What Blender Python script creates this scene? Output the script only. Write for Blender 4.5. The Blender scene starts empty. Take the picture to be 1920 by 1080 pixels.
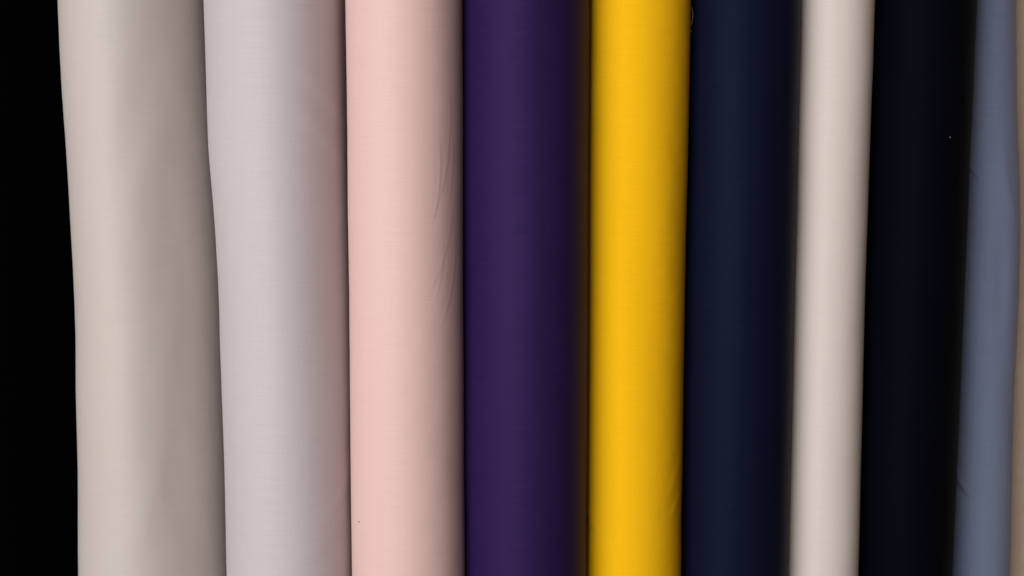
import bpy, math, random
import numpy as np

scene = bpy.context.scene
COL = scene.collection

# ------------------------------------------------------------------ camera
PITCH = math.radians(7.0)
FOC_PX = 2667.0                       # 50 mm on a 36 mm sensor, 1920 px wide
AIM = (0.0, 0.0, 0.75)
CAM = (0.0, -1.33, 0.75 + 1.33 * math.tan(PITCH))
cd = bpy.data.cameras.new('camera')
cd.lens = 50.0
cd.sensor_width = 36.0
cd.clip_end = 50.0
cd.clip_start = 0.02
cd.dof.use_dof = True
cd.dof.focus_distance = 1.28
cd.dof.aperture_fstop = 5.6
cam = bpy.data.objects.new('camera', cd)
cam.location = CAM
cam.rotation_euler = (math.pi / 2 - PITCH, 0, 0)
COL.objects.link(cam)
scene.camera = cam

# ------------------------------------------------------------------ light
world = bpy.data.worlds.new('World')
scene.world = world
world.use_nodes = True
bg = world.node_tree.nodes['Background']
bg.inputs['Color'].default_value = (1.0, 0.70, 0.53, 1)
bg.inputs['Strength'].default_value = 0.145


def area(name, loc, target, sx, sy, power, color):
    l = bpy.data.lights.new(name, 'AREA')
    l.shape = 'RECTANGLE'
    l.size, l.size_y = sx, sy
    l.energy = power
    l.color = color
    o = bpy.data.objects.new(name, l)
    o.location = loc
    from mathutils import Vector
    d = Vector(target) - Vector(loc)
    o.rotation_euler = d.to_track_quat('-Z', 'Y').to_euler()
    COL.objects.link(o)
    return o


area('window_light', (-1.72, -3.06, 0.95), (0.05, 0.0, 0.74), 2.7, 1.4, 142.0, (0.965, 0.975, 1.0))

scene.view_settings.view_transform = 'Standard'
scene.view_settings.look = 'None'
scene.view_settings.exposure = 0.0
scene.view_settings.gamma = 1.0

# ------------------------------------------------------------------ helpers
rng = random.Random(7)


def ray(u, v):
    """direction of the photograph's line of sight, used to take measurements"""
    x = (u - 960.0) / FOC_PX
    y = (540.0 - v) / FOC_PX
    c, s = math.cos(PITCH), math.sin(PITCH)
    return (x, c + y * s, -s + y * c)


def slice_circle(L, R, v, depth):
    """circle of a standing cylinder measured at one height: axis x, radius, z"""
    a = []
    zz = []
    for u in (L, R):
        d = ray(u, v)
        a.append(math.atan2(d[0], d[1]))
        zz.append(d[2] / math.hypot(d[0], d[1]))
    b = 0.5 * (a[0] + a[1])
    h = 0.5 * (a[1] - a[0])
    dist = (depth - CAM[1]) / math.cos(b)
    return CAM[0] + dist * math.sin(b), dist * math.sin(h), CAM[2] + dist * 0.5 * (zz[0] + zz[1])


def smooth_noise(seed, U, V, n, fu, fv, octaves=1):
    """sum of random sinusoids, roughly in -1..1"""
    r = np.random.RandomState(seed)
    out = np.zeros_like(U)
    for k in range(n):
        a = r.normal(0, fu)
        b = r.normal(0, fv)
        out += np.sin(U * a + V * b + r.uniform(0, 6.283)) * r.uniform(0.5, 1.0)
    return out / math.sqrt(n)


def link(name, me, parent=None, mat=None):
    o = bpy.data.objects.new(name, me)
    COL.objects.link(o)
    if mat:
        me.materials.append(mat)
    o.parent = parent
    return o


def mesh_from(name, verts, faces, smooth=True):
    me = bpy.data.meshes.new(name)
    me.from_pydata(verts, [], faces)
    if smooth:
        me.polygons.foreach_set('use_smooth', np.ones(len(me.polygons), dtype=bool))
    me.update()
    return me


def tube(name, pts, rad, mat, parent, sides=6):
    from mathutils import Vector
    vs, fs = [], []
    P = [Vector(p) for p in pts]
    n = len(P)
    for i, p in enumerate(P):
        t = (P[min(i + 1, n - 1)] - P[max(i - 1, 0)]).normalized()
        a = t.cross(Vector((0.3, 1, 0.1))).normalized()
        b = t.cross(a)
        rr = rad * (0.35 if i in (0, n - 1) else 1.0)
        for k in range(sides):
            q = 2 * math.pi * k / sides
            vs.append(tuple(p + a * (rr * math.cos(q)) + b * (rr * math.sin(q))))
    for i in range(n - 1):
        for k in range(sides):
            k2 = (k + 1) % sides
            fs.append((i * sides + k, i * sides + k2, (i + 1) * sides + k2, (i + 1) * sides + k))
    fs.append(tuple(range(sides))[::-1])
    fs.append(tuple((n - 1) * sides + k for k in range(sides)))
    return link(name, mesh_from(name, vs, fs), parent, mat)


# ------------------------------------------------------------------ materials
def srgb(r, g, b):
    f = lambda c: (c / 12.92) if c <= 0.04045 else ((c + 0.055) / 1.055) ** 2.4
    return (f(r / 255), f(g / 255), f(b / 255), 1)


def cloth_material(name, color, rough=0.8, sheen=0.15, spec=0.25, weave=1.0, second=None, tint=None):
    """woven cotton: warp and weft thread relief, slubs running round the roll"""
    m = bpy.data.materials.new(name)
    m.use_nodes = True
    nt = m.node_tree
    N, Lk = nt.nodes, nt.links
    p = N['Principled BSDF']
    p.inputs['Roughness'].default_value = rough
    p.inputs['Specular IOR Level'].default_value = spec
    if tint:
        p.inputs['Specular Tint'].default_value = tint
    p.inputs['Sheen Weight'].default_value = sheen
    p.inputs['Sheen Roughness'].default_value = 0.45
    uv = N.new('ShaderNodeUVMap')
    uv.uv_map = 'cloth'

    def noise(su, sv, detail, rough_):
        mp = N.new('ShaderNodeMapping')
        mp.inputs['Scale'].default_value = (su, sv, 1)
        Lk.new(uv.outputs['UV'], mp.inputs['Vector'])
        t = N.new('ShaderNodeTexNoise')
        t.inputs['Scale'].default_value = 1.0
        t.inputs['Detail'].default_value = detail
        t.inputs['Roughness'].default_value = rough_
        Lk.new(mp.outputs['Vector'], t.inputs['Vector'])
        return t.outputs['Fac']

    slub = noise(28, 900, 3, 0.65)        # weft threads, long and thin
    warp = noise(1000, 40, 2, 0.6)        # warp threads
    grain = noise(900, 900, 2, 0.6)

    def mix(a, wa, b, wb):
        m1 = N.new('ShaderNodeMath'); m1.operation = 'MULTIPLY'; m1.inputs[1].default_value = wa
        m2 = N.new('ShaderNodeMath'); m2.operation = 'MULTIPLY_ADD'; m2.inputs[1].default_value = wb
        Lk.new(a, m1.inputs[0]); Lk.new(b, m2.inputs[0]); Lk.new(m1.outputs[0], m2.inputs[2])
        return m2.outputs[0]

    h = mix(mix(slub, 0.55, warp, 0.25), 1.0, grain, 0.3)
    mr = N.new('ShaderNodeMapRange')
    mr.inputs['From Min'].default_value = 0.36
    mr.inputs['From Max'].default_value = 0.74
    mr.inputs['To Min'].default_value = 1.0 - 0.16 * weave
    mr.inputs['To Max'].default_value = 1.0 + 0.13 * weave
    Lk.new(h, mr.inputs['Value'])
    mul = N.new('ShaderNodeMix'); mul.data_type = 'RGBA'; mul.blend_type = 'MULTIPLY'
    mul.inputs['Factor'].default_value = 1.0
    mul.inputs[6].default_value = color
    Lk.new(mr.outputs[0], mul.inputs[7])
    out = mul.outputs[2]
    if second is not None:                # second colour mixed in by broad soft noise
        mm = N.new('ShaderNodeMix'); mm.data_type = 'RGBA'
        tone = noise(14, 7, 2, 0.5)
        r2 = N.new('ShaderNodeMapRange')
        r2.inputs['From Min'].default_value = 0.35; r2.inputs['From Max'].default_value = 0.65
        Lk.new(tone, r2.inputs['Value'])
        Lk.new(r2.outputs[0], mm.inputs['Factor'])
        mm.inputs[6].default_value = color; mm.inputs[7].default_value = second
        Lk.new(mm.outputs[2], mul.inputs[6])
    Lk.new(out, p.inputs['Base Color'])
    bp = N.new('ShaderNodeBump')
    bp.inputs['Strength'].default_value = 0.25 * weave
    bp.inputs['Distance'].default_value = 0.0004
    Lk.new(h, bp.inputs['Height'])
    Lk.new(bp.outputs[0], p.inputs['Normal'])
    return m


def plain_material(name, color, rough=0.8, scale=60.0, var=0.08, bump=0.1, spec=0.3):
    m = bpy.data.materials.new(name)
    m.use_nodes = True
    nt = m.node_tree
    N, Lk = nt.nodes, nt.links
    p = N['Principled BSDF']
    p.inputs['Roughness'].default_value = rough
    p.inputs['Specular IOR Level'].default_value = spec
    tc = N.new('ShaderNodeTexCoord')
    t = N.new('ShaderNodeTexNoise')
    t.inputs['Scale'].default_value = scale
    t.inputs['Detail'].default_value = 5
    Lk.new(tc.outputs['Object'], t.inputs['Vector'])
    mr = N.new('ShaderNodeMapRange')
    mr.inputs['From Min'].default_value = 0.3; mr.inputs['From Max'].default_value = 0.7
    mr.inputs['To Min'].default_value = 1 - var; mr.inputs['To Max'].default_value = 1 + var
    Lk.new(t.outputs['Fac'], mr.inputs['Value'])
    mul = N.new('ShaderNodeMix'); mul.data_type = 'RGBA'; mul.blend_type = 'MULTIPLY'
    mul.inputs['Factor'].default_value = 1
    mul.inputs[6].default_value = color
    Lk.new(mr.outputs[0], mul.inputs[7])
    Lk.new(mul.outputs[2], p.inputs['Base Color'])
    b = N.new('ShaderNodeBump'); b.inputs['Strength'].default_value = bump
    b.inputs['Distance'].default_value = 0.001
    Lk.new(t.outputs['Fac'], b.inputs['Height'])
    Lk.new(b.outputs[0], p.inputs['Normal'])
    return m


M_WALL = plain_material('tan_wall_paint', (0.76, 0.61, 0.47, 1), 0.9, 90, 0.04, 0.15)
M_FLOOR = plain_material('floor_board', (0.10, 0.07, 0.05, 1), 0.6, 12, 0.25, 0.1)
M_CARD = plain_material('grey_brown_cardboard', (0.30, 0.21, 0.13, 1), 0.9, 40, 0.15, 0.2)
M_THREAD = plain_material('pale_thread', (0.32, 0.25, 0.13, 1), 0.9, 300, 0.1, 0.1)
M_LINT = plain_material('white_lint', (0.6, 0.58, 0.55, 1), 0.9, 300, 0.1, 0.1)
M_SPECK = plain_material('dark_speck', (0.06, 0.04, 0.04, 1), 0.9, 300, 0.1, 0.1)

# ------------------------------------------------------------------ setting
wall_y = 0.215
w = link('wall', mesh_from('wall', [(-1.6, wall_y, 0), (1.6, wall_y, 0), (1.6, wall_y, 2.2), (-1.6, wall_y, 2.2),
                                     (-1.6, wall_y + 0.1, 0), (1.6, wall_y + 0.1, 0), (1.6, wall_y + 0.1, 2.2), (-1.6, wall_y + 0.1, 2.2)],
                           [(0, 1, 2, 3), (5, 4, 7, 6), (4, 0, 3, 7), (1, 5, 6, 2), (3, 2, 6, 7), (4, 5, 1, 0)], False), None, M_WALL)
w['kind'] = 'structure'
f = link('floor', mesh_from('floor', [(-1.6, -1.2, -0.02), (1.6, -1.2, -0.02), (1.6, wall_y, -0.02), (-1.6, wall_y, -0.02),
                                       (-1.6, -1.2, 0), (1.6, -1.2, 0), (1.6, wall_y, 0), (-1.6, wall_y, 0)],
                             [(3, 2, 1, 0), (4, 5, 6, 7), (0, 1, 5, 4), (1, 2, 6, 5), (2, 3, 7, 6), (3, 0, 4, 7)], False), None, M_FLOOR)
f['kind'] = 'structure'

# ------------------------------------------------------------------ fabric rolls
ROLL_H = 1.5
Z_LO, Z_HI = 0.44, 1.07             # densely meshed stretch
NF, NB = 210, 44                    # columns on the facing half and on the back


class Roll:
    pass


def fabric_roll(label, mat, depth, edges, seed, wobble=0.0006, long_fold=0.0006, creases=(), dents=(), flat=None, height=ROLL_H, crease_gain=1.0, oval=None):
    """edges: {row: (left, right)} outline of the roll; creases: (s0,z0,s1,z1,width,height) with s across the
    face from -1 (left edge) to 1 (right edge); dents: (s,z,half width in metres, half height, depth, tilt)"""
    rows = sorted(edges)
    meas = [slice_circle(edges[v][0], edges[v][1], v, depth) for v in rows]
    zs = np.array([m[2] for m in meas]); cx = np.array([m[0] for m in meas]); rr = np.array([m[1] for m in meas])
    lean, c0 = np.polyfit(zs, cx, 1)
    R = float(rr.mean())
    resL = (c0 + lean * zs - R) - (cx - rr)      # outward is positive
    resR = (cx + rr) - (c0 + lean * zs + R)
    o = np.argsort(zs)
    zs_s, resL, resR = zs[o], resL[o], resR[o]

    zg = np.concatenate([[0.0], np.linspace(0.03, Z_LO, 22)[:-1], np.linspace(Z_LO, Z_HI, 370), np.linspace(Z_HI, height - 0.03, 18)[1:], [height]])
    tf = np.linspace(-1.72, 1.72, NF)            # facing half (0 looks at the camera, -y)
    tb = np.linspace(1.72, 2 * math.pi - 1.72, NB + 1)[1:-1]
    th = np.concatenate([tf, tb])
    nt, nz = len(th), len(zg)
    T, Z = np.meshgrid(th, zg)
    # view direction from the roll to the camera in plan, so that s = -1..1 spans the seen face
    ax_mid = c0 + lean * 0.75
    phi = math.atan2(CAM[0] - ax_mid, depth - CAM[1])
    rad = np.full_like(T, R)
    if oval:                                       # soft rolls are not quite round: (depth/width, turn)
        e, al = oval
        k = math.sqrt(math.cos(al) ** 2 + (e * math.sin(al)) ** 2)
        q = T - phi - al
        rad = R / k / np.sqrt(np.sin(q) ** 2 + (np.cos(q) / e) ** 2)
    # outline bulges
    def interp(res):
        y = np.interp(zg, zs_s, res)
        k = np.ones(25) / 25
        mid = (zg > Z_LO) & (zg < Z_HI)
        ys = y.copy(); ym = y[mid]
        ys[mid] = np.convolve(np.pad(ym, 12, mode='edge'), k, 'valid')
        fade = np.clip((zg - 0.05) / 0.35, 0, 1) * np.clip((height - 0.05 - zg) / 0.35, 0, 1)
        return ys * fade
    L_, R_ = interp(resL), interp(resR)
    tt = T - phi
    rad += L_[:, None] * np.clip(-np.sin(tt), 0, 1) ** 2 * (np.cos(tt) > -0.9)
    rad += R_[:, None] * np.clip(np.sin(tt), 0, 1) ** 2
    # slack in the outer layers: long folds and small irregularities
    A = T * R
    per = np.cos(T * 0.5) ** 2 * 0.8 + 0.2        # closes cleanly at the back
    rad += long_fold * smooth_noise(seed, A, Z, 10, 26, 5) * per
    rad += wobble * smooth_noise(seed + 50, A, Z, 14, 45, 22) * per
    rad += 0.00010 * smooth_noise(seed + 90, A, Z, 24, 120, 90) * per
    S = np.sin(np.clip(tt, -1.57, 1.57))
    arc = tt * R
    if flat:                                       # flattened facets: (angle, width, amount)
        for a0, wd, amt in flat:
            rad -= amt * np.exp(-((tt - a0) / wd) ** 2)
    for (s0, z0, s1, z1, wd, ht) in creases:
        a0, a1 = math.asin(max(-1, min(1, s0))) * R, math.asin(max(-1, min(1, s1))) * R
        dx, dz = a1 - a0, z1 - z0
        ln = math.hypot(dx, dz)
        px, pz = arc - a0, Z - z0
        tpar = (px * dx + pz * dz) / (ln * ln)
        perp = (px * dz - pz * dx) / ln
        bend = 0.06 * ln * np.sin(np.clip(tpar, 0, 1) * math.pi)
        q = perp - bend
        env = np.clip(tpar, 0, 1) * np.clip(1 - tpar, 0, 1) * 4
        env = np.where((tpar > 0) & (tpar < 1), env ** 0.6, 0)
        prof = np.exp(-(q / wd) ** 2) - 0.55 * np.exp(-((q - 2.1 * wd) / (1.7 * wd)) ** 2)
        rad += ht * crease_gain * env * prof
    for (s0, z0, ws, wz, dp, tilt) in dents:
        a0 = math.asin(max(-1, min(1, s0))) * R
        px, pz = arc - a0, Z - z0
        c, s = math.cos(tilt), math.sin(tilt)
        u, v = px * c + pz * s, -px * s + pz * c
        rad -= dp * np.exp(-(u / ws) ** 2 - (v / wz) ** 2)
    # rounded top and bottom rim
    rim = np.zeros(nz); rim[0] = 0.003; rim[-1] = 0.003
    rad -= rim[:, None]
    X = c0 + lean * Z + rad * np.sin(T)
    Y = depth - rad * np.cos(T)
    base = np.array([c0, depth, 0.0])
    co = np.stack([X - base[0], Y - base[1], Z], -1).reshape(-1, 3)
    core_r = min(0.024, R * 0.5)
    ring = 48
    n0 = len(co)
    # spiral-wound ends: annulus down to the cardboard tube
    idx = np.arange(nz * nt).reshape(nz, nt)
    a = idx[:-1, :]; b = np.roll(idx, -1, 1)[:-1, :]; c_ = np.roll(idx, -1, 1)[1:, :]; d = idx[1:, :]
    quads = np.stack([a, b, c_, d], -1).reshape(-1, 4)
    extra = []
    faces_extra = []
    for zi, zz, up in ((0, 0.0, False), (nz - 1, height, True)):
        prev = idx[zi]
        steps = 6
        for k in range(1, steps + 1):
            f_ = k / steps
            rk = rad[zi] * (1 - f_) + core_r * f_
            dz = (-0.0012 if k % 2 else 0.0) if up else (0.0012 if k % 2 else 0.0)
            pts = np.stack([lean * zz + rk * np.sin(th), -rk * np.cos(th), np.full(nt, zz + dz)], -1)
            cur = np.arange(nt) + n0 + len(extra) * nt
            extra.append(pts)
            q = np.stack([prev, np.roll(prev, -1), np.roll(cur, -1), cur], -1)
            if not up:
                q = q[:, ::-1]
            faces_extra.append(q)
            prev = cur
    co = np.concatenate([co] + extra)
    quads = np.concatenate([quads] + faces_extra)
    me = bpy.data.meshes.new('cloth')
    me.vertices.add(len(co)); me.vertices.foreach_set('co', co.astype(np.float32).ravel())
    me.loops.add(quads.size); me.loops.foreach_set('vertex_index', quads.astype(np.int32).ravel())
    me.polygons.add(len(quads))
    me.polygons.foreach_set('loop_start', np.arange(0, quads.size, 4, dtype=np.int32))
    me.polygons.foreach_set('loop_total', np.full(len(quads), 4, dtype=np.int32))
    me.polygons.foreach_set('use_smooth', np.ones(len(quads), dtype=bool))
    me.update(calc_edges=True)
    me.validate()
    uvl = me.uv_layers.new(name='cloth')
    uvv = np.zeros((len(co), 2), np.float32)
    uvv[:nz * nt, 0] = A.ravel() + seed * 1.7
    uvv[:nz * nt, 1] = Z.ravel() + seed * 0.9
    uvv[nz * nt:, 0] = co[nz * nt:, 0] + seed; uvv[nz * nt:, 1] = co[nz * nt:, 1]
    uvl.data.foreach_set('uv', uvv[quads.ravel()].ravel())

    root = bpy.data.objects.new('fabric_roll', None)
    root.location = base
    COL.objects.link(root)
    root['label'] = label
    root['category'] = 'fabric roll'
    root['group'] = 'fabric rolls standing side by side'
    link('cloth', me, root, mat)
    # cardboard tube the cloth is wound on
    vs, fs = [], []
    for k in range(ring):
        q = 2 * math.pi * k / ring
        for (r_, z_) in ((core_r - 0.0006, 0.001), (core_r - 0.0006, height + 0.012), (core_r - 0.0036, height + 0.012), (core_r - 0.0036, 0.001)):
            vs.append((lean * z_ + r_ * math.cos(q), r_ * math.sin(q), z_))
    for k in range(ring):
        k2 = (k + 1) % ring
        for j in range(4):
            j2 = (j + 1) % 4
            fs.append((k * 4 + j, k2 * 4 + j, k2 * 4 + j2, k * 4 + j2))
    link('cardboard_tube', mesh_from('cardboard_tube', vs, fs), root, M_CARD)
    r = Roll()
    r.root, r.R, r.lean, r.c0, r.depth, r.phi = root, R, lean, c0, depth, phi
    print('roll', label[:28], 'R %.4f lean %.4f c0 %.4f y %.3f' % (R, lean, c0, depth))
    return r


def on_roll(r, s, z, lift=0.0):
    t = math.asin(max(-1, min(1, s))) + r.phi
    rr = r.R + lift
    return (r.lean * z + rr * math.sin(t), -rr * math.cos(t), z)


def zrow(v, depth=0.0):
    return 0.75 + (540 - v) / 2000.0


def lin(l0, r0, l1, r1, lm=None, rm=None):
    return {0: (l0, r0), 540: (lm if lm is not None else (l0 + l1) / 2, rm if rm is not None else (r0 + r1) / 2), 1080: (l1, r1)}


C_BLACK = cloth_material('black_cloth', (0.001, 0.0007, 0.0007, 1), 1.0, 0.0, 0.0, 0.6)
C_CREAM = cloth_material('cream_cotton', (0.505, 0.44, 0.395, 1), 0.6, 0.3, 0.35, 0.35, second=(0.50, 0.44, 0.41, 1))
C_LILAC = cloth_material('pale_lilac_cotton', (0.505, 0.45, 0.455, 1), 0.6, 0.4, 0.35, 0.45)
C_PINK = cloth_material('rose_pink_cotton', (0.69, 0.46, 0.425, 1), 0.6, 0.2, 0.4, 0.4)
C_PURPLE = cloth_material('purple_cotton', (0.0195, 0.0080, 0.053, 1), 0.6, 0.0, 0.20, 1.8, tint=(0.6, 0.42, 1, 1))
C_YELLOW = cloth_material('yellow_cotton', (0.90, 0.485, 0.004, 1), 0.85, 0.0, 0.12, 0.4)
C_NAVY = cloth_material('navy_cotton', (0.0036, 0.0054, 0.0172, 1), 0.58, 0.0, 0.085, 1.8, tint=(0.45, 0.6, 1, 1))
C_IVORY = cloth_material('ivory_cotton', (0.72, 0.63, 0.57, 1), 0.8, 0.1, 0.2, 0.3)
C_INK = cloth_material('ink_cotton', (0.0016, 0.0021, 0.0045, 1), 0.6, 0.0, 0.025, 1.8, tint=(0.55, 0.7, 1, 1))
C_BLUE = cloth_material('slate_blue_cotton', (0.162, 0.193, 0.29, 1), 0.75, 0.1, 0.2, 0.7)

black = fabric_roll('black fabric roll at the left edge, beside the cream roll', C_BLACK, 0.120,
                    lin(-130, 165, -90, 200, -110, 184), 3)
cream = fabric_roll('wide cream fabric roll between the black roll and the pale lilac roll', C_CREAM, 0.065,
                    {0: (107, 392), 100: (112, 397), 200: (118, 402), 300: (125, 408), 400: (131, 414), 490: (136, 419), 540: (137.5, 421),
                     630: (141, 424), 700: (141.5, 427), 850: (144.5, 431), 1000: (146, 434), 1080: (147, 436)}, 11,
                    wobble=0.0005, long_fold=0.0009, crease_gain=0.3,
                    creases=[(-0.45, 0.47, 0.15, 0.68, 0.011, 0.0016), (-0.1, 0.62, 0.35, 0.80, 0.010, 0.0009), (-0.3, 0.82, 0.3, 0.93, 0.012, 0.0010), (0.3, 0.98, 0.9, 0.86, 0.010, 0.0008)], oval=(1.12, -0.2), flat=[(-0.38, 0.42, -0.0055), (0.36, 0.5, 0.0035)],
                    dents=[(0.15, 0.60, 0.020, 0.09, 0.0010, 0.25), (-0.28, 0.76, 0.016, 0.2, 0.0005, 0.0),
                           (-0.1, 0.90, 0.014, 0.07, 0.0010, -0.2), (0.4, 0.75, 0.02, 0.16, 0.001, 0.1)])
lilac = fabric_roll('pale lilac grey fabric roll between the cream and pink rolls', C_LILAC, 0.014,
                    {0: (380, 650), 100: (384, 651), 270: (390, 655), 400: (402, 659), 540: (410, 662), 650: (413, 664), 720: (416, 666),
                     850: (421, 667), 950: (423, 668), 1080: (425, 668)}, 21,
                    wobble=0.0007, long_fold=0.0009, crease_gain=0.6, oval=(1.28, -0.05),
                    creases=[(0.25, 0.955, 0.95, 0.90, 0.006, 0.0007), (0.2, 0.925, 0.9, 0.865, 0.006, 0.0006),
                             (0.1, 0.52, 0.9, 0.60, 0.007, 0.0007), (-0.1, 0.50, 0.8, 0.55, 0.006, 0.0006)])
pink = fabric_roll('rose pink fabric roll between the pale lilac and purple rolls', C_PINK, -0.025,
                   lin(648, 868, 660, 873, 655, 869), 31, wobble=0.0003, long_fold=0.0006, crease_gain=0.3,
                   creases=[(0.42, 0.815, 0.55, 0.895, 0.0013, 0.00045), (0.44, 0.82, 0.75, 0.93, 0.0016, 0.00035),
                            (0.70, 0.83, 0.78, 0.90, 0.0014, 0.0003), (0.25, 0.745, 0.80, 0.83, 0.0018, 0.0003),
                            (0.55, 0.72, 0.85, 0.80, 0.0016, 0.0004), (0.45, 0.745, 0.62, 0.80, 0.0014, 0.0003),
                            (-0.2, 0.61, 0.05, 0.604, 0.001, 0.0002)])
purple = fabric_roll('deep purple fabric roll between the pink and yellow rolls', C_PURPLE, -0.009,
                     lin(865, 1104, 870, 1099, 867, 1101), 41, wobble=0.0003, long_fold=0.0004, oval=(1.08, -0.05))
yellow = fabric_roll('bright yellow fabric roll between the purple and navy rolls', C_YELLOW, 0.036,
                     {0: (1080, 1295), 270: (1078, 1290), 540: (1076, 1284), 800: (1074, 1280), 900: (1074, 1279), 940: (1074, 1278),
                      960: (1073, 1276.5), 985: (1073, 1277.5), 1080: (1073, 1277)}, 51, wobble=0.0004, long_fold=0.0006, crease_gain=0.5,
                     creases=[(-0.85, 0.545, -0.45, 0.515, 0.004, 0.0014), (0.97, 0.55, 0.80, 0.528, 0.004, 0.0006),
                              (0.97, 0.585, 0.75, 0.55, 0.004, 0.0004), (-0.5, 0.54, 0.6, 0.535, 0.010, 0.0004)],
                     dents=[(-0.80, 0.526, 0.008, 0.010, 0.0014, 0.5)])
navy = fabric_roll('dark navy fabric roll between the yellow and ivory rolls', C_NAVY, 0.046,
                   lin(1291, 1502, 1274, 1478, 1281, 1489), 61, wobble=0.0003, long_fold=0.0004)
ivory = fabric_roll('narrow ivory fabric roll between the two dark blue rolls', C_IVORY, 0.082,
                    lin(1470, 1641, 1445, 1610, 1457, 1623), 71, wobble=0.0002, long_fold=0.0003)
ink = fabric_roll('blue-black fabric roll between the ivory and slate blue rolls', C_INK, 0.086,
                  lin(1638, 1832, 1607, 1786, 1620, 1808), 81, wobble=0.0003, long_fold=0.0004)
blue = fabric_roll('slate blue fabric roll at the right edge, beside the tan wall', C_BLUE, 0.142,
                   {0: (1795, 1906), 200: (1788, 1908), 330: (1783, 1912), 440: (1779, 1914.5), 540: (1775, 1911), 640: (1772, 1907),
                    760: (1768, 1902), 900: (1763, 1898.5), 1080: (1758, 1895)}, 91, wobble=0.0004, long_fold=0.0007,
                   creases=[(-0.62, 0.878, -0.08, 0.846, 0.0018, 0.0011), (-0.55, 0.935, -0.1, 0.90, 0.003, 0.0006),
                            (0.5, 0.90, 0.9, 0.80, 0.006, 0.0006), (-0.7, 0.553, -0.12, 0.517, 0.003, 0.0018)],
                   dents=[(0.55, 0.74, 0.008, 0.05, 0.0015, 0.0)])

# loose thread standing off the yellow roll, lint and specks
pts = []
for k in range(13):
    q = k / 12
    z = 1.0135 - 0.019 * q
    s = on_roll(yellow, 0.995, z, 0.0006 + 0.0022 * math.sin(q * math.pi) ** 0.7)
    pts.append((s[0], s[1] - 0.001, s[2]))
tube('loose_thread', pts, 0.00017, M_THREAD, yellow.root)
pts = [(lambda p: (p[0], p[1] - 0.001, p[2]))(on_roll(yellow, 0.995, 0.9925 - 0.0035 * q, 0.0002 + 0.002 * q)) for q in (0, .33, .66, 1)]
tube('loose_thread', pts, 0.00017, M_THREAD, yellow.root)


def fleck(r, s, z, size, mat):
    p = on_roll(r, s, z, 0.0004)
    vs, fs = [], []
    for i in range(5):
        for k in range(7):
            t_, q = math.pi * (i + 0.5) / 5, 2 * math.pi * k / 7
            j = size * rng.uniform(0.75, 1.2)
            vs.append((p[0] + j * math.sin(t_) * math.cos(q), p[1] + 0.4 * j * math.cos(t_), p[2] + 0.8 * j * math.sin(t_) * math.sin(q)))
    for i in range(4):
        for k in range(7):
            fs.append((i * 7 + k, i * 7 + (k + 1) % 7, (i + 1) * 7 + (k + 1) % 7, (i + 1) * 7 + k))
    fs.append(tuple(range(7))[::-1]); fs.append(tuple(28 + k for k in range(7)))
    link('lint_speck', mesh_from('lint_speck', vs, fs), r.root, mat)


fleck(pink, -0.85, zrow(968) + 0.004, 0.0008, M_SPECK)
fleck(ink, 0.58, zrow(267) + 0.004, 0.0005, M_LINT)
